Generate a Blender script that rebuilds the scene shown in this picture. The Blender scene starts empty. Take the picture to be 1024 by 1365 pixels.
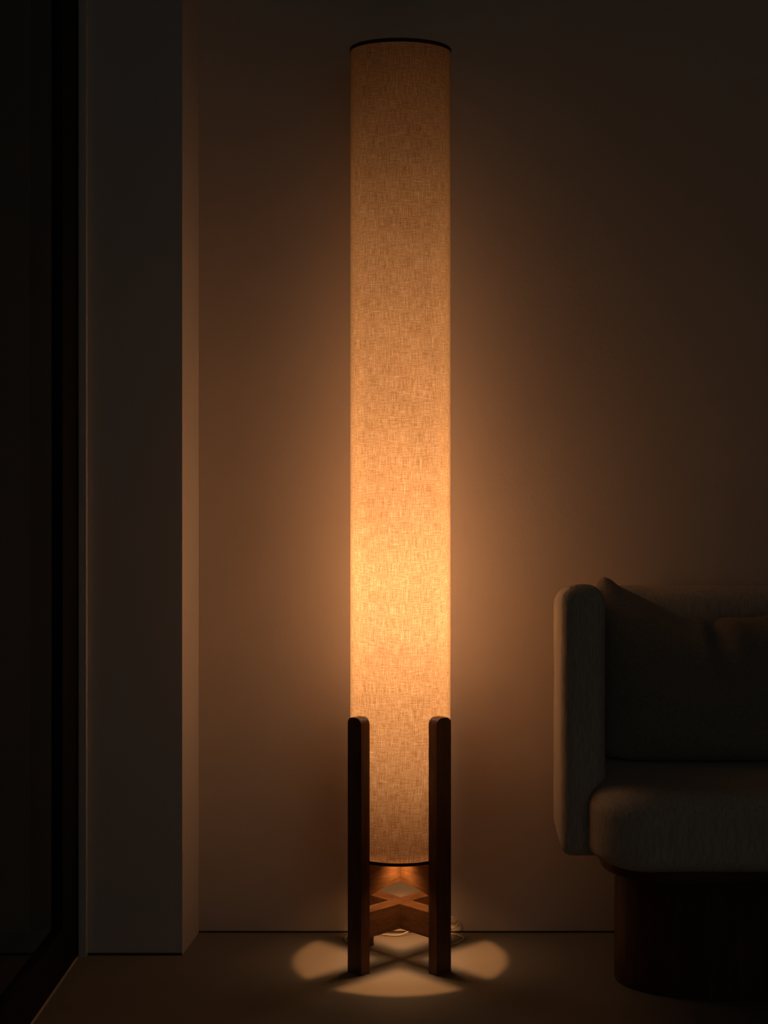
import bpy, bmesh, math, random
from mathutils import Vector, Matrix, noise
random.seed(4)
S = bpy.context.scene
COL = S.collection
PI = math.pi

# ------------------------------------------------------------------ helpers
def link(name, me, mat=None, parent=None, smooth=True):
    o = bpy.data.objects.new(name, me)
    COL.objects.link(o)
    if mat: me.materials.append(mat)
    if parent: o.parent = parent
    for p in me.polygons: p.use_smooth = smooth
    return o

def obj(name, bm, mat=None, parent=None, smooth=True, autosmooth=None):
    bmesh.ops.recalc_face_normals(bm, faces=bm.faces)
    if autosmooth is not None:
        for e in bm.edges:
            if len(e.link_faces) == 2 and e.calc_face_angle(0) > math.radians(autosmooth):
                e.smooth = False
    me = bpy.data.meshes.new(name)
    bm.to_mesh(me); bm.free()
    return link(name, me, mat, parent, smooth)

def tag(o, label=None, cat=None, group=None, kind=None):
    if label: o['label'] = label
    if cat: o['category'] = cat
    if group: o['group'] = group
    if kind: o['kind'] = kind
    return o

def empty(name, loc=(0, 0, 0)):
    o = bpy.data.objects.new(name, None)
    COL.objects.link(o); o.location = loc; o.empty_display_size = .1
    return o

def box(bm, x0, x1, y0, y1, z0, z1):
    v = [bm.verts.new((x, y, z)) for z in (z0, z1) for y in (y0, y1) for x in (x0, x1)]
    for f in ((0,1,3,2), (4,6,7,5), (0,4,5,1), (2,3,7,6), (0,2,6,4), (1,5,7,3)):
        bm.faces.new([v[i] for i in f])
    return v

def prism(bm, poly, h, M):
    """poly in local (a, b), extruded along local c from h[0] to h[1]; M maps (a,b,c) to world."""
    lo = [bm.verts.new(M @ Vector((a, b, h[0]))) for a, b in poly]
    hi = [bm.verts.new(M @ Vector((a, b, h[1]))) for a, b in poly]
    n = len(poly)
    bm.faces.new(lo[::-1]); bm.faces.new(hi)
    for i in range(n):
        j = (i + 1) % n
        bm.faces.new((lo[i], lo[j], hi[j], hi[i]))

def bevel(bm, off, seg=2, ang=40):
    es = [e for e in bm.edges if len(e.link_faces) == 2 and e.calc_face_angle(0) > math.radians(ang)]
    bmesh.ops.bevel(bm, geom=es, offset=off, segments=seg, affect='EDGES', profile=.5, clamp_overlap=True)

def loft(bm, rings, closed=True, cap0=False, cap1=False):
    R = [[bm.verts.new(p) for p in r] for r in rings]
    n = len(R[0])
    for a, b in zip(R[:-1], R[1:]):
        for i in range(n if closed else n - 1):
            j = (i + 1) % n
            bm.faces.new((a[i], a[j], b[j], b[i]))
    if cap0: bm.faces.new(R[0][::-1])
    if cap1: bm.faces.new(R[-1])
    return R

# ------------------------------------------------------------------ materials
def new_mat(name):
    m = bpy.data.materials.new(name); m.use_nodes = True
    nt = m.node_tree; nt.nodes.clear()
    out = nt.nodes.new('ShaderNodeOutputMaterial')
    return m, nt, out

def N(nt, t, **kw):
    n = nt.nodes.new(t)
    for k, v in kw.items():
        if k in n.inputs: n.inputs[k].default_value = v
        else: setattr(n, k, v)
    return n

def ramp(nt, stops):
    r = nt.nodes.new('ShaderNodeValToRGB')
    e = r.color_ramp.elements
    while len(e) < len(stops): e.new(.5)
    for el, (p, c) in zip(e, stops):
        el.position = p; el.color = (*c, 1)
    return r

def surface(name, c0, c1, scale=(4, 4, 4), rough=.8, bump=.1, bscale=60, bdist=.002, detail=5, coord='Object', spec=.3):
    m, nt, out = new_mat(name)
    tc = N(nt, 'ShaderNodeTexCoord')
    mp = N(nt, 'ShaderNodeMapping'); mp.inputs['Scale'].default_value = scale
    nt.links.new(tc.outputs[coord], mp.inputs['Vector'])
    n1 = N(nt, 'ShaderNodeTexNoise', Scale=1.0, Detail=detail, Roughness=.6)
    nt.links.new(mp.outputs[0], n1.inputs['Vector'])
    r = ramp(nt, [(.3, c0), (.72, c1)])
    nt.links.new(n1.outputs['Fac'], r.inputs['Fac'])
    b = N(nt, 'ShaderNodeBsdfPrincipled', Roughness=rough)
    b.inputs['Specular IOR Level'].default_value = spec
    nt.links.new(r.outputs['Color'], b.inputs['Base Color'])
    if bump:
        n2 = N(nt, 'ShaderNodeTexNoise', Scale=bscale, Detail=4.0)
        nt.links.new(tc.outputs[coord], n2.inputs['Vector'])
        bp = N(nt, 'ShaderNodeBump', Strength=bump, Distance=bdist)
        nt.links.new(n2.outputs['Fac'], bp.inputs['Height'])
        nt.links.new(bp.outputs['Normal'], b.inputs['Normal'])
    nt.links.new(b.outputs[0], out.inputs['Surface'])
    return m

M_wall = surface('plaster', (.52, .42, .33), (.59, .485, .385), (2.2, 2.2, 1.6), .92, .25, 140, .0012, spec=.15)
M_pier = surface('painted_pier', (.49, .45, .41), (.53, .49, .445), (3, 3, 1), .85, .08, 160, .001, spec=.2)
M_ceil = surface('ceiling_paint', (.30, .28, .25), (.34, .31, .28), (2, 2, 2), .95, 0)
M_floor = surface('floor_stone', (.160, .140, .119), (.196, .174, .148), (2.5, 2.5, 2.5), .62, .18, 220, .001, spec=.3)
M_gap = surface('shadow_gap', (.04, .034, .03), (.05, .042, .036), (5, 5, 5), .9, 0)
M_frame = surface('black_metal', (.006, .006, .006), (.008, .008, .008), (8, 8, 8), .55, 0, spec=.12)
M_lip = surface('threshold_metal', (.50, .40, .32), (.56, .46, .36), (8, 8, 8), .5, 0)
M_ext = surface('night_terrace', (.010, .010, .008), (.014, .013, .010), (2, 2, 2), .9, 0)
M_trim = surface('shade_binding', (.055, .028, .013), (.075, .038, .018), (40, 40, 40), .8, .2, 500, .0005)
M_mask = surface('mask_dark', (.010, .006, .004), (.012, .008, .005), (40, 40, 40), .8, 0, spec=.1)
M_cord = surface('cord_plastic', (.46, .38, .29), (.50, .42, .32), (10, 10, 10), .4, 0)

def wood(name, dark, mid, light, stretch, rough=.45, fine=90, bump=.12):
    m, nt, out = new_mat(name)
    tc = N(nt, 'ShaderNodeTexCoord')
    mp = N(nt, 'ShaderNodeMapping'); mp.inputs['Scale'].default_value = stretch
    nt.links.new(tc.outputs['Object'], mp.inputs['Vector'])
    n1 = N(nt, 'ShaderNodeTexNoise', Scale=1.0, Detail=6.0, Roughness=.62, Distortion=.6)
    nt.links.new(mp.outputs[0], n1.inputs['Vector'])
    r = ramp(nt, [(.28, dark), (.5, mid), (.72, light)])
    nt.links.new(n1.outputs['Fac'], r.inputs['Fac'])
    mp2 = N(nt, 'ShaderNodeMapping'); mp2.inputs['Scale'].default_value = tuple(s * 6 for s in stretch)
    nt.links.new(tc.outputs['Object'], mp2.inputs['Vector'])
    n2 = N(nt, 'ShaderNodeTexNoise', Scale=1.0, Detail=3.0)
    nt.links.new(mp2.outputs[0], n2.inputs['Vector'])
    r2 = ramp(nt, [(.35, (.72, .70, .68)), (.6, (1, 1, 1))])
    nt.links.new(n2.outputs['Fac'], r2.inputs['Fac'])
    mx = N(nt, 'ShaderNodeMix', data_type='RGBA', blend_type='MULTIPLY'); mx.inputs[0].default_value = .8
    nt.links.new(r.outputs['Color'], mx.inputs[6]); nt.links.new(r2.outputs['Color'], mx.inputs[7])
    b = N(nt, 'ShaderNodeBsdfPrincipled', Roughness=rough)
    b.inputs['Specular IOR Level'].default_value = .3
    nt.links.new(mx.outputs[2], b.inputs['Base Color'])
    bp = N(nt, 'ShaderNodeBump', Strength=bump, Distance=.0006)
    nt.links.new(n2.outputs['Fac'], bp.inputs['Height'])
    nt.links.new(bp.outputs['Normal'], b.inputs['Normal'])
    nt.links.new(b.outputs[0], out.inputs['Surface'])
    return m
W_D, W_M, W_L = (.16, .065, .022), (.27, .115, .042), (.36, .17, .065)
M_leg = wood('walnut_upright', (.075, .028, .010), (.13, .052, .019), (.18, .08, .030), (45, 45, 4))
M_barA = wood('walnut_bar', W_D, W_M, W_L, (9, 9, 60))
M_base = wood('dark_veneer', (.055, .020, .010), (.085, .032, .016), (.12, .048, .024), (26, 26, 1.6), .42)
M_plate = wood('dark_lip', (.060, .020, .010), (.080, .028, .014), (.10, .036, .018), (5, 5, 40), .4)

def weave_fac(nt, uv, su, sv):
    """warp + weft thread pattern on metre-scaled UV: returns a socket about 0..1"""
    def nz(sx, sy, det=2.0, off=(0, 0, 0)):
        mp = N(nt, 'ShaderNodeMapping'); mp.inputs['Scale'].default_value = (sx, sy, 1); mp.inputs['Location'].default_value = off
        nt.links.new(uv, mp.inputs['Vector'])
        n = N(nt, 'ShaderNodeTexNoise', Scale=1.0, Detail=det, Roughness=.55)
        nt.links.new(mp.outputs[0], n.inputs['Vector'])
        return n.outputs['Fac']
    def math_(op, a, b):
        n = N(nt, 'ShaderNodeMath', operation=op)
        for i, s in enumerate((a, b)):
            if isinstance(s, (int, float)): n.inputs[i].default_value = s
            else: nt.links.new(s, n.inputs[i])
        return n.outputs[0]
    warp = nz(su, su * .07)          # vertical threads
    weft = nz(sv * .08, sv, 2.0, (7, 3, 0))   # horizontal threads
    fine = nz(su * .8, su * .8, 2.0, (2, 9, 0))
    slow = nz(14, 9, 2.0, (1, 4, 0))
    s = math_('ADD', math_('MULTIPLY', warp, .36), math_('MULTIPLY', weft, .30))
    s = math_('ADD', s, math_('MULTIPLY', fine, .34))
    sv_ = math_('MAXIMUM', math_('SUBTRACT', nz(420, 22, 1.0, (5, 1, 0)), .62), 0.0)
    sh_ = math_('MAXIMUM', math_('SUBTRACT', nz(26, 420, 1.0, (3, 8, 0)), .64), 0.0)
    slub = math_('ADD', sv_, sh_)
    s = math_('ADD', s, math_('MULTIPLY', slub, .75))
    return s, slub, slow, math_

def shade_material():
    m, nt, out = new_mat('linen_shade')
    tc = N(nt, 'ShaderNodeTexCoord')
    s, slub, slow, math_ = weave_fac(nt, tc.outputs['UV'], 590, 590)
    r = ramp(nt, [(.36, (.33, .160, .058)), (.5, (.60, .35, .165)), (.64, (.83, .59, .36))])
    nt.links.new(s, r.inputs['Fac'])
    r2 = ramp(nt, [(.3, (.86, .85, .84)), (.7, (1.0, 1.0, 1.0))])
    nt.links.new(slow, r2.inputs['Fac'])
    mx = N(nt, 'ShaderNodeMix', data_type='RGBA', blend_type='MULTIPLY'); mx.inputs[0].default_value = 1
    nt.links.new(r.outputs['Color'], mx.inputs[6]); nt.links.new(r2.outputs['Color'], mx.inputs[7])
    tr = N(nt, 'ShaderNodeBsdfTranslucent'); nt.links.new(mx.outputs[2], tr.inputs['Color'])
    df = N(nt, 'ShaderNodeBsdfDiffuse'); nt.links.new(mx.outputs[2], df.inputs['Color'])
    mix = N(nt, 'ShaderNodeMixShader'); mix.inputs[0].default_value = .42
    nt.links.new(tr.outputs[0], mix.inputs[1]); nt.links.new(df.outputs[0], mix.inputs[2])
    bp = N(nt, 'ShaderNodeBump', Strength=.35, Distance=.0008)
    nt.links.new(s, bp.inputs['Height'])
    nt.links.new(bp.outputs['Normal'], df.inputs['Normal'])
    hole = N(nt, 'ShaderNodeBsdfTransparent')
    mix2 = N(nt, 'ShaderNodeMixShader'); mix2.inputs[0].default_value = .165
    nt.links.new(mix.outputs[0], mix2.inputs[1]); nt.links.new(hole.outputs[0], mix2.inputs[2])
    # threads turned edge-on let less light through
    fr = N(nt, 'ShaderNodeFresnel', IOR=1.33)
    rim = N(nt, 'ShaderNodeBsdfDiffuse'); rim.inputs['Color'].default_value = (.42, .24, .10, 1)
    mix3 = N(nt, 'ShaderNodeMixShader')
    nt.links.new(fr.outputs[0], mix3.inputs[0]); nt.links.new(mix2.outputs[0], mix3.inputs[1]); nt.links.new(rim.outputs[0], mix3.inputs[2])
    nt.links.new(mix3.outputs[0], out.inputs['Surface'])
    return m
M_shade = shade_material()

def upholstery(name, c0, c1, ribs=True):
    m, nt, out = new_mat(name)
    tc = N(nt, 'ShaderNodeTexCoord')
    mp = N(nt, 'ShaderNodeMapping'); mp.inputs['Scale'].default_value = (330, 330, 45) if ribs else (300, 300, 240)
    nt.links.new(tc.outputs['Object'], mp.inputs['Vector'])
    n1 = N(nt, 'ShaderNodeTexNoise', Scale=1.0, Detail=3.0, Roughness=.6)
    nt.links.new(mp.outputs[0], n1.inputs['Vector'])
    r = ramp(nt, [(.3, c0), (.7, c1)])
    nt.links.new(n1.outputs['Fac'], r.inputs['Fac'])
    b = N(nt, 'ShaderNodeBsdfPrincipled', Roughness=.95)
    b.inputs['Specular IOR Level'].default_value = .1
    b.inputs['Sheen Weight'].default_value = .12
    nt.links.new(r.outputs['Color'], b.inputs['Base Color'])
    bp = N(nt, 'ShaderNodeBump', Strength=.55, Distance=.0022)
    nt.links.new(n1.outputs['Fac'], bp.inputs['Height'])
    nt.links.new(bp.outputs['Normal'], b.inputs['Normal'])
    nt.links.new(b.outputs[0], out.inputs['Surface'])
    return m
M_sofa = upholstery('ribbed_upholstery', (.36, .31, .24), (.53, .455, .355))
M_pillow = upholstery('pillow_linen', (.20, .165, .125), (.28, .235, .18), False)

def glass():
    m, nt, out = new_mat('window_glass')
    tr = N(nt, 'ShaderNodeBsdfTransparent'); tr.inputs['Color'].default_value = (.90, .93, .90, 1)
    gl = N(nt, 'ShaderNodeBsdfGlossy', Roughness=.06); gl.inputs['Color'].default_value = (.9, .92, .88, 1)
    fr = N(nt, 'ShaderNodeFresnel', IOR=1.5)
    mix = N(nt, 'ShaderNodeMixShader')
    nt.links.new(fr.outputs[0], mix.inputs[0]); nt.links.new(tr.outputs[0], mix.inputs[1]); nt.links.new(gl.outputs[0], mix.inputs[2])
    nt.links.new(mix.outputs[0], out.inputs['Surface'])
    return m
M_glass = glass()

# ------------------------------------------------------------------ the setting
XG = -.699            # inner plane of the glazed left side
YB = 3.253            # back wall
XR, ZC, YF = 2.9, 2.75, -1.6
def struct(name, bm, mat, parent=None, smooth=False):
    o = obj(name, bm, mat, parent, smooth)
    if parent is None: o['kind'] = 'structure'
    return o
bm = bmesh.new(); box(bm, XG - .003, XR, YF, YB + .15, -.12, 0); struct('floor', bm, M_floor)
bm = bmesh.new(); box(bm, XG - .3, XR, YB, YB + .15, 0, ZC); struct('wall_back', bm, M_wall)
bm = bmesh.new(); box(bm, XR, XR + .12, YF, YB + .15, -.12, ZC); struct('wall_right', bm, M_wall)
bm = bmesh.new(); box(bm, XG - .3, XR + .12, YF, YB + .15, ZC, ZC + .12); struct('ceiling', bm, M_ceil)
# the pier between window and back wall, its side slightly splayed
bm = bmesh.new()
prism(bm, [(-.699, 3.116), (-.5056, 3.116), (-.4953, YB), (-.699, YB)], (0, ZC), Matrix.Identity(4))
bevel(bm, .0015, 2)
struct('wall_left', bm, M_pier, smooth=False)
bm = bmesh.new(); box(bm, -.6985, -.6845, 3.103, 3.1162, 0.0, ZC); bevel(bm, .001, 1); struct('trim_1', bm, M_pier)
# dark strips standing in for the shadow lines at the foot of the walls
bm = bmesh.new(); box(bm, -.4956, XR, YB - .0022, YB, 0, .0034); struct('shadow_line_back', bm, M_gap)
bm = bmesh.new(); box(bm, -.6840, -.5056, 3.1135, 3.116, 0, .0042); struct('shadow_line_left', bm, M_gap)
# threshold lip along the glazed side
bm = bmesh.new(); box(bm, XG - .003, XG + .0012, -1.2, 3.1, 0, .0022); struct('trim_2', bm, M_lip)
# window: black frame and pane
bm = bmesh.new()
box(bm, XG - .06, XG - .002, 2.986, 3.108, -.1, ZC)          # stile beside the pier
box(bm, XG - .06, XG - .002, -1.2, 2.986, -.1, .088)         # bottom rail
box(bm, XG - .06, XG - .002, -1.2, 2.986, ZC - .1, ZC)       # head
box(bm, XG - .06, XG - .002, -1.3, -1.2, -.1, ZC)            # far stile
bevel(bm, .002, 1)
win = struct('window_1', bm, M_frame)
bm = bmesh.new()
v = [bm.verts.new(p) for p in ((XG - .012, -1.2, .085), (XG - .012, 2.99, .085), (XG - .012, 2.99, ZC - .09), (XG - .012, -1.2, ZC - .09))]
bm.faces.new(v); obj('pane', bm, M_glass, win, False)
# the night outside
bm = bmesh.new(); box(bm, -5, XG - .06, YF, 9, -.2, -.1); struct('ground_outside', bm, M_ext)

# ------------------------------------------------------------------ floor lamp
LX, LY, R = -.0928, 3.092, .0942
ZS0, ZS1 = .202, 1.703
lamp = empty('floor_lamp', (LX, LY, 0))
tag(lamp, 'tall glowing floor lamp with cylindrical linen shade held by four dark wooden uprights', 'floor lamp')

# shade (single woven skin with metre-scaled UV)
NS, NZ = 128, 24
verts, faces, uvs = [], [], []
for k in range(NZ + 1):
    z = ZS0 + (ZS1 - ZS0) * k / NZ
    for i in range(NS + 1):
        a = 2 * PI * i / NS + PI / 2
        verts.append((R * math.cos(a), R * math.sin(a), z)); uvs.append((i / NS * 2 * PI * R, z))
for k in range(NZ):
    for i in range(NS):
        a = k * (NS + 1) + i
        faces.append((a, a + 1, a + NS + 2, a + NS + 1))
me = bpy.data.meshes.new('shade'); me.from_pydata(verts, [], faces)
ul = me.uv_layers.new(name='cloth')
for l in me.loops: ul.data[l.index].uv = uvs[l.vertex_index]
shade = link('shade', me, M_shade, lamp)

def ring(z0, z1, ri, ro):
    bm = bmesh.new(); prof = [(ri, z0), (ro - .0006, z0), (ro, z0 + .0008), (ro, z1 - .0008), (ro - .0006, z1), (ri, z1)]
    rings = []
    for i in range(128):
        a = 2 * PI * i / 128
        rings.append([Vector((r * math.cos(a), r * math.sin(a), z)) for r, z in prof])
    rings.append(rings[0]); loft(bm, rings); bmesh.ops.remove_doubles(bm, verts=bm.verts, dist=1e-6)
    return bm
obj('trim_ring', ring(ZS1 - .0055, ZS1 + .0015, R - .003, R + .0009), M_trim, shade, True, 35)['label'] = 'dark brown binding around the top rim'
obj('trim_ring', ring(ZS0 - .0035, ZS0 + .0028, R - .003, R + .0007), M_trim, shade, True, 35)['label'] = 'dark brown binding around the bottom rim'
# unseen lid added under the top rim to keep light off the ceiling
bm = bmesh.new(); bmesh.ops.create_circle(bm, cap_ends=True, segments=96, radius=R - .0005, matrix=Matrix.Translation((0, 0, ZS1 - .004)))
obj('shade_lid', bm, M_trim, shade, False)

# uprights
T, RW, ZL = .0186, .0208, .467
for ang in (225, 315, 135, 45):
    a = math.radians(ang)
    rad = Vector((math.cos(a), math.sin(a), 0)); tan = Vector((-math.sin(a), math.cos(a), 0))
    poly = [(-T, 0), (T, 0)]
    rc = .0125
    for k in range(9): 
        q = PI / 2 * k / 8; poly.append((T - rc + rc * math.cos(q), ZL - rc + rc * math.sin(q)))
    for k in range(9):
        q = PI / 2 + PI / 2 * k / 8; poly.append((-T + rc + rc * math.cos(q), ZL - rc + rc * math.sin(q)))
    bm = bmesh.new()
    prism(bm, poly, (0, RW), Matrix(((1, 0, 0, 0), (0, 0, 1, 0), (0, 1, 0, 0), (0, 0, 0, 1))))
    bevel(bm, .0014, 2, 40)
    o = obj('leg', bm, M_leg, lamp, True, 40)
    # local x = tangent, y = radial, z = up
    o.matrix_local = Matrix.Translation(rad * (R + .0004)) @ Matrix.Rotation(a - PI / 2, 4, 'Z')

def bar(name, ang, z0, z1, hw, arch, dz):
    Lh = R + .003
    top = z1 + dz
    poly = []
    n = 24
    for k in range(n + 1):
        s = -Lh + 2 * Lh * k / n
        poly.append((s, z0 + arch * (1 - min(1, abs(s) / (Lh * .92)) ** 2)))
    poly += [(Lh, top), (-Lh, top)]
    bm = bmesh.new()
    prism(bm, poly, (-hw, hw), Matrix(((1, 0, 0, 0), (0, 0, 1, 0), (0, 1, 0, 0), (0, 0, 0, 1))))
    bevel(bm, .0008, 1, 60)
    o = obj(name, bm, M_barA, lamp, False)
    o.rotation_euler.z = math.radians(ang)
bar('cross_bar', 45, .064, .1105, .0155, 0, 0)
bar('cross_bar', 135, .064, .1105, .0155, 0, -.0004)
bar('cross_bar', 45, .141, .197, .0155, .012, 0)
bar('cross_bar', 135, .141, .197, .0155, .012, -.0004)

# dark strips added on the upper cross so lit bar tops don't show through
bm = bmesh.new()
for q in (45, 135):
    M = Matrix.Rotation(math.radians(q), 4, 'Z')
    n0 = len(bm.verts)
    vs = box(bm, -.0935, .0935, -.0162, .0162, .1972 + (.0003 if q == 45 else 0), .1990 + (.0003 if q == 45 else 0))
    for vv in vs: vv.co = M @ vv.co
obj('bar_mask', bm, M_mask, lamp, False)['label'] = 'added dark strips hiding the lit bar tops'

# power cord (thin, pale): small loops on the floor behind the legs
pts = [(-.128, 3.150, .190), (-.150, 3.166, .10), (-.166, 3.172, .03), (-.190, 3.178, .003), (-.2035, 3.200, .003), (-.196, 3.228, .003),
       (-.150, 3.236, .003), (-.105, 3.226, .003), (-.080, 3.236, .008), (-.05, 3.243, .022), (-.02, 3.2455, .034), (.006, 3.2455, .032), (.0177, 3.2455, .023),
       (.006, 3.2425, .012), (-.025, 3.236, .003), (-.02, 3.240, .003), (.006, 3.2345, .003), (.0265, 3.208, .003), (.006, 3.172, .003), (-.026, 3.160, .003)]
def tube(bm, pts, r, seg=8, sub=10):
    P = [Vector(p) for p in pts]
    Q = []
    for i in range(len(P) - 1):
        p0, p1, p2, p3 = P[max(0, i - 1)], P[i], P[i + 1], P[min(len(P) - 1, i + 2)]
        for k in range(sub):
            t = k / sub
            Q.append(.5 * ((2 * p1) + (p2 - p0) * t + (2 * p0 - 5 * p1 + 4 * p2 - p3) * t * t + (3 * p1 - p0 - 3 * p2 + p3) * t ** 3))
    Q.append(P[-1])
    for q in Q: q.z = max(q.z, r + .0002)
    rings = []
    up = Vector((.13, .2, .97)).normalized()
    for i, q in enumerate(Q):
        d = (Q[min(i + 1, len(Q) - 1)] - Q[max(i - 1, 0)]).normalized()
        n = (up - d * up.dot(d))
        if n.length < .05: n = Vector((1, 0, 0)) - d * d.x
        n.normalize(); b = d.cross(n); up = n
        rings.append([q + n * r * math.cos(2 * PI * j / seg) + b * r * math.sin(2 * PI * j / seg) for j in range(seg)])
    loft(bm, rings, True, True, True)
bm = bmesh.new(); tube(bm, [(x - LX, y - LY, z) for x, y, z in pts], .0013)
obj('power_cord', bm, M_cord, lamp)['label'] = 'thin pale cord coiled behind the legs'

# light inside the shade: a column of warm bulbs
prof = [(.20, .15), (.36, .25), (.46, .34), (.56, .55), (.64, .86), (.70, .97), (.813, .66), (.954, .40), (1.12, .25), (1.305, .13), (1.516, .02), (1.66, .006), (1.70, .004)]
def interp(tab, x):
    if x <= tab[0][0]: return tab[0][1]
    for (a, fa), (b, fb) in zip(tab[:-1], tab[1:]):
        if x <= b: return fa + (fb - fa) * (x - a) / (b - a)
    return tab[-1][1]
P0 = 0.78
z = .36; 
while z < 1.66:
    ld = bpy.data.lights.new('shade_light', 'POINT'); ld.energy = P0 * interp(prof, z); ld.color = (1.0, .74, .49); ld.shadow_soft_size = .02
    lo = bpy.data.objects.new('shade_light', ld); COL.objects.link(lo); lo.parent = lamp; lo.location = (0, 0, z)
    z += .09
ld = bpy.data.lights.new('floor_light', 'SPOT'); ld.energy = 6.4; ld.color = (1.0, .44, .15); ld.spot_size = math.radians(64); ld.spot_blend = .22; ld.shadow_soft_size = .013
lo = bpy.data.objects.new('floor_light', ld); COL.objects.link(lo); lo.parent = lamp; lo.location = (0, 0, .352)
# four unseen spots added at the shade's foot to brighten the crossed bars
for k in range(4):
    q = k * PI / 2
    ld = bpy.data.lights.new('foot_fill', 'SPOT'); ld.energy = .32; ld.color = (1.0, .54, .22); ld.spot_size = math.radians(120); ld.spot_blend = .6; ld.shadow_soft_size = .018
    lo = bpy.data.objects.new('foot_fill', ld); COL.objects.link(lo); lo.parent = lamp; lo.location = (.046 * math.cos(q), .046 * math.sin(q), .1975)

# ------------------------------------------------------------------ sofa
SX0, SX1 = .192, 1.75
sofa = empty('sofa', ((SX0 + SX1) / 2, 2.98, 0))
tag(sofa, 'low beige upholstered sofa with wraparound back on a dark wooden plinth', 'sofa')
SO = Vector(sofa.location)

# wraparound arm-and-back shell: a rounded section swept along a U
Wd = .077; hw0 = Wd / 2
xl, xr = SX0 + hw0, SX1 - hw0
yb, yf, rc = 3.196, 2.835, .15
path = []
n = 26
for k in range(n): path.append((xl, yf + (yb - rc - yf) * (k / n) ** 1.8 if k else yf))
for k in range(17):
    q = PI - PI / 2 * k / 16; path.append((xl + rc + rc * math.cos(q), yb - rc + rc * math.sin(q)))
m_ = 40
for k in range(1, m_): path.append((xl + rc + (xr - xl - 2 * rc) * k / m_, yb))
for k in range(17):
    q = PI / 2 - PI / 2 * k / 16; path.append((xr - rc + rc * math.cos(q), yb - rc + rc * math.sin(q)))
for k in range(n - 1, -1, -1): path.append((xr, yf + (yb - rc - yf) * (k / n) ** 1.8 if k else yf))
path = [Vector((x, y, 0)) for x, y in path]
def section(hw, z0, z1, rt, rb):
    pts = []
    rt = min(rt, hw * .98); rb = min(rb, hw * .98)
    for cx, cz, r, q0 in ((hw - rt, z1 - rt, rt, 0), (-hw + rt, z1 - rt, rt, PI / 2), (-hw + rb, z0 + rb, rb, PI), (hw - rb, z0 + rb, rb, 1.5 * PI)):
        for k in range(8):
            q = q0 + PI / 2 * k / 7
            pts.append((cx + r * math.cos(q), cz + r * math.sin(q)))
    out = []                                   # denser along the long sides
    for i, p in enumerate(pts):
        q = pts[(i + 1) % len(pts)]
        out.append(p)
        L = math.dist(p, q); c = int(L / .03)
        for j in range(1, c): out.append((p[0] + (q[0] - p[0]) * j / c, p[1] + (q[1] - p[1]) * j / c))
    return out
base_sec = section(hw0, .256, .72, .034, .018)
cnt = len(base_sec)
rings = []
acc = 0
tot = sum((path[i + 1] - path[i]).length for i in range(len(path) - 1))
er = .026
for i, p in enumerate(path):
    d = (path[min(i + 1, len(path) - 1)] - path[max(i - 1, 0)]).normalized()
    nrm = Vector((d.y, -d.x, 0))
    if i: acc += (path[i] - path[i - 1]).length
    e = min(acc, tot - acc)
    ins = er - math.sqrt(max(0, er * er - (er - e) ** 2)) if e < er else 0
    ztop = .726 - .036 * min(1, max(0, (p.y - 2.86) / .30))
    ring_ = []
    zc, hz = (.256 + ztop) / 2, (ztop - .256) / 2
    for a, zz in base_sec:
        fz = (zz - .256) / (.72 - .256)
        # bend only the upper 0.1 m so the dome keeps its radius
        z2 = zz + (ztop - .72) if zz > .60 else zz + (ztop - .72) * max(0, (zz - .256) / .344)
        a2 = a * (hw0 - ins) / hw0
        z3 = zc + (z2 - zc) * (hz - ins) / hz
        w = noise.noise(Vector((p.x * 9, p.y * 9, z3 * 9))) * .0016
        ring_.append(p + nrm * (a2 + w) + Vector((0, 0, z3)) - SO)
    rings.append(ring_)
# finish the two rounded ends with smaller rings
def shrink(r, f):
    c = sum(r, Vector()) / len(r)
    return [c + (q - c) * f for q in r]
bm = bmesh.new(); loft(bm, rings, True, True, True)
obj('backrest', bm, M_sofa, sofa, True, 70)

def outline(x0, x1, y0, y1, rx, ry, ryb=None, n=20, pw=2.0):
    ryb = ryb or ry
    pts = []
    for cx, cy, sx, sy, r_y, q0 in ((x1 - rx, y1 - ryb, 1, 1, ryb, 0), (x0 + rx, y1 - ryb, -1, 1, ryb, 1), (x0 + rx, y0 + ry, -1, -1, ry, 2), (x1 - rx, y0 + ry, 1, -1, ry, 3)):
        for k in range(n + 1):
            q = PI / 2 * (q0 + k / n)
            c, s = math.cos(q), math.sin(q)
            pts.append((cx + rx * math.copysign(abs(c) ** (2 / pw), c), cy + r_y * math.copysign(abs(s) ** (2 / pw), s)))
    out = []
    for i, p in enumerate(pts):
        q = pts[(i + 1) % len(pts)]
        if math.dist(p, q) < 1e-6: continue
        out.append(p); L = math.dist(p, q); c = int(L / .04)
        for j in range(1, c): out.append((p[0] + (q[0] - p[0]) * j / c, p[1] + (q[1] - p[1]) * j / c))
    return out
def inset(o, d):
    n = len(o); res = []
    for i in range(n):
        a, b = Vector(o[i - 1]), Vector(o[(i + 1) % n])
        t = (b - a).normalized(); nn = Vector((-t.y, t.x))
        res.append((o[i][0] + nn.x * d, o[i][1] + nn.y * d))
    return res
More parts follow.
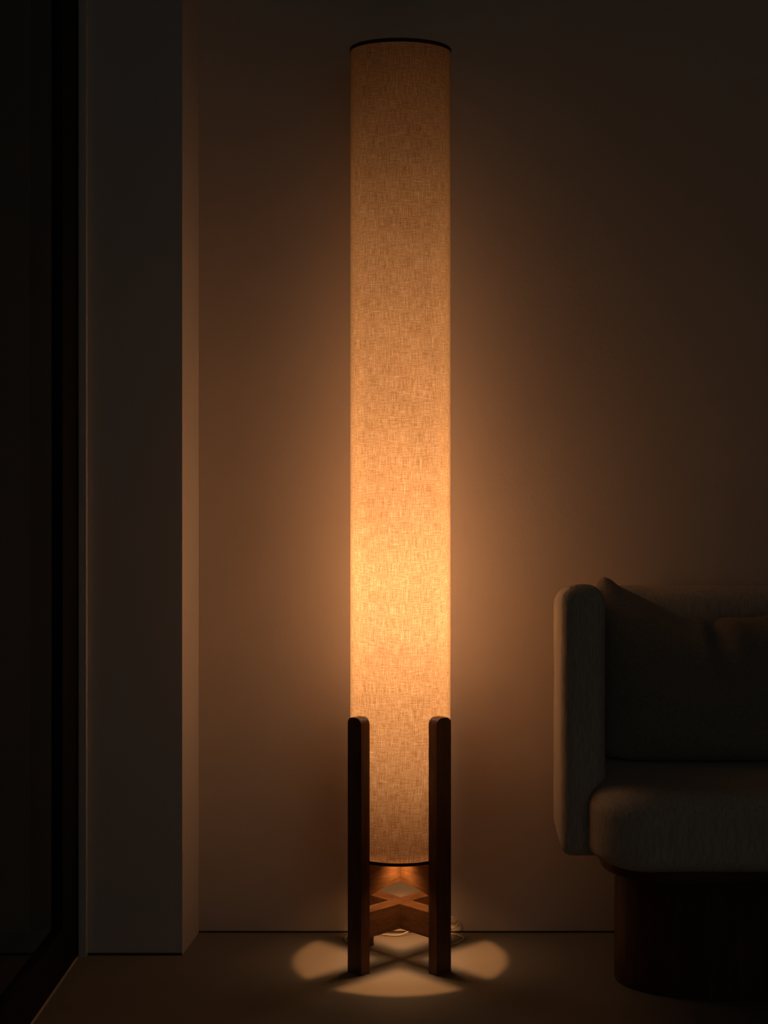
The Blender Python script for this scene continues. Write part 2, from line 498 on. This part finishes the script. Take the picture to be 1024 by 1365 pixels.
def slab(o, z0, z1, rb, rt, crown=0, org=SO, wob=0):
    prof = []
    for k in range(7):
        q = PI / 2 * k / 6; prof.append((rb - rb * math.sin(q), z0 + rb - rb * math.cos(q)))
    for k in range(1, 4): prof.append((0, z0 + rb + (z1 - rt - z0 - rb) * k / 4))
    for k in range(9):
        q = PI / 2 * k / 8; prof.append((rt - rt * math.cos(q), z1 - rt + rt * math.sin(q)))
    if crown:
        for k in range(1, 5): prof.append((rt + .02 * k, z1 + crown * k / 4))
    rings = []
    for d, z in prof:
        rings.append([Vector((x, y, z + (noise.noise(Vector((x * 6, y * 6, z * 6))) * wob))) - org for x, y in inset(o, d)])
    bm = bmesh.new(); loft(bm, rings, True, True, True)
    return bm
seat_o = outline(.236, 1.706, 2.715, 3.165, .10, .13, .03)
obj('seat_cushion', slab(seat_o, 0.260, .392, .028, .046, .0, SO, .0015), M_sofa, sofa, True, 60)
obj('seat_plate', slab(outline(.262, 1.680, 2.745, 3.15, .11, .13, .03), .236, .262, .004, .002), M_plate, sofa, True, 40)['label'] = 'dark wooden plate under the seat'
obj('base', slab(outline(.298, 1.644, 2.866, 3.11, .19, .12, .12), .0, .238, .004, .002), M_base, sofa, True, 40)['label'] = 'dark wooden plinth with rounded ends'

# ------------------------------------------------------------------ throw pillow leaning in the corner
pw, ph = .438, .325
pil_c = Vector((.4825, 3.012, .3950))
topz = [(-1, .304), (-.975, .315), (-.93, .324), (-.87, .320), (-.80, .308), (-.55, .282), (-.30, .258), (-.16, .249), (-.07, .247), (-.02, .238), (.0, .234), (.02, .238), (.08, .250), (.18, .250), (.4, .249), (.7, .262), (.92, .284), (1, .278)]
NU, NV = 72, 48
def pil_point(u, v, side):
    tz = interp(topz, u)
    # outline: corners are ears, sides pull in slightly
    fx = 1 - .05 * (1 - max(0, v) ** 9) - (.03 * max(0, abs(v) - .9) / .1)
    x = u * pw / 2 * fx
    z = .004 * (1 - u * u) * 0 + (v + 1) / 2 * tz + .010 * (u * u) * max(0, -v) * 0
    if v < -.5: z += .012 * max(0, abs(u) - .8) / .2 * (-v - .5) * 2 * .6
    th = .068 * (max(0, 1 - u * u) ** .34) * (max(0, 1 - v * v) ** .36)
    if v < 0: th *= 1.08
    # chop crease running down from the middle of the top edge
    if v > -.1:
        uc = .02 + .13 * (1 - v) * .6
        fade = max(0, (v + .1) / 1.1)
        th -= .015 * fade * math.exp(-((u - uc) / .07) ** 2) * (1 if side < 0 else .4)
        th += .010 * fade * (math.exp(-((u - uc - .16) / .09) ** 2) + math.exp(-((u - uc + .13) / .08) ** 2)) * (1 - v ** 6)
    th += .005 * noise.noise(Vector((u * 2.3, v * 2.6, 3.0 + side))) * (1 - u * u) ** .3 * (1 - v * v) ** .3 if abs(u) < 1 and abs(v) < 1 else 0
    # wrinkle near the lower left corner
    th -= .010 * math.exp(-((v + .42 - .35 * (u + 1)) / .06) ** 2) * math.exp(-((u + .88) / .16) ** 2)
    th = max(th, 0)
    lean = .075 * (z / .33) 
    return Vector((x, side * th + lean - .020, z))
bm = bmesh.new()
grid = {}
for side in (-1, 1):
    for i in range(NU + 1):
        for j in range(NV + 1):
            u = math.sin((i / NU * 2 - 1) * PI / 2); v = math.sin((j / NV * 2 - 1) * PI / 2)
            edge = i in (0, NU) or j in (0, NV)
            if edge and side == 1: grid[side, i, j] = grid[-1, i, j]; continue
            grid[side, i, j] = bm.verts.new(pil_point(u, v, side if not edge else 0))
for side in (-1, 1):
    for i in range(NU):
        for j in range(NV):
            f = [grid[side, i, j], grid[side, i + 1, j], grid[side, i + 1, j + 1], grid[side, i, j + 1]]
            bm.faces.new(f if side < 0 else f[::-1])
pil = obj('throw_pillow', bm, M_pillow, None, True)
pil.location = pil_c
tag(pil, 'large taupe throw pillow with a dented top leaning in the sofa corner', 'pillow')

# ------------------------------------------------------------------ light, world, camera
w = bpy.data.worlds.new('night'); S.world = w; w.use_nodes = True
bg = w.node_tree.nodes.get('Background') or w.node_tree.nodes.new('ShaderNodeBackground')
bg.inputs['Color'].default_value = (.95, 1.0, .85, 1); bg.inputs['Strength'].default_value = .0035
al = bpy.data.lights.new('rear_fill_light', 'AREA'); al.shape = 'RECTANGLE'; al.size = 3.0; al.size_y = 2.2; al.energy = 2.7; al.color = (.93, .97, .95)  # unseen fill added behind the camera to lift the ambient light
ao = bpy.data.objects.new('rear_fill_light', al); COL.objects.link(ao); ao.location = (.9, -1.4, 1.5); ao.rotation_euler = (math.radians(90), 0, 0)

cd = bpy.data.cameras.new('camera'); cam = bpy.data.objects.new('camera', cd); COL.objects.link(cam)
cam.location = (0, 0, 1.01); cam.rotation_euler = (PI / 2, 0, 0)
cd.sensor_fit = 'HORIZONTAL'; cd.sensor_width = 36; cd.lens = 2200 / 1024 * 36
cd.shift_x = -(600 - 512) / 1024; cd.shift_y = -(682.5 - 560) / 1024
cd.clip_start = .05
S.camera = cam
S.view_settings.view_transform = 'Standard'
S.view_settings.look = 'None'
S.cycles.max_bounces = 12; S.cycles.diffuse_bounces = 8
S.cycles.sample_clamp_indirect = 4
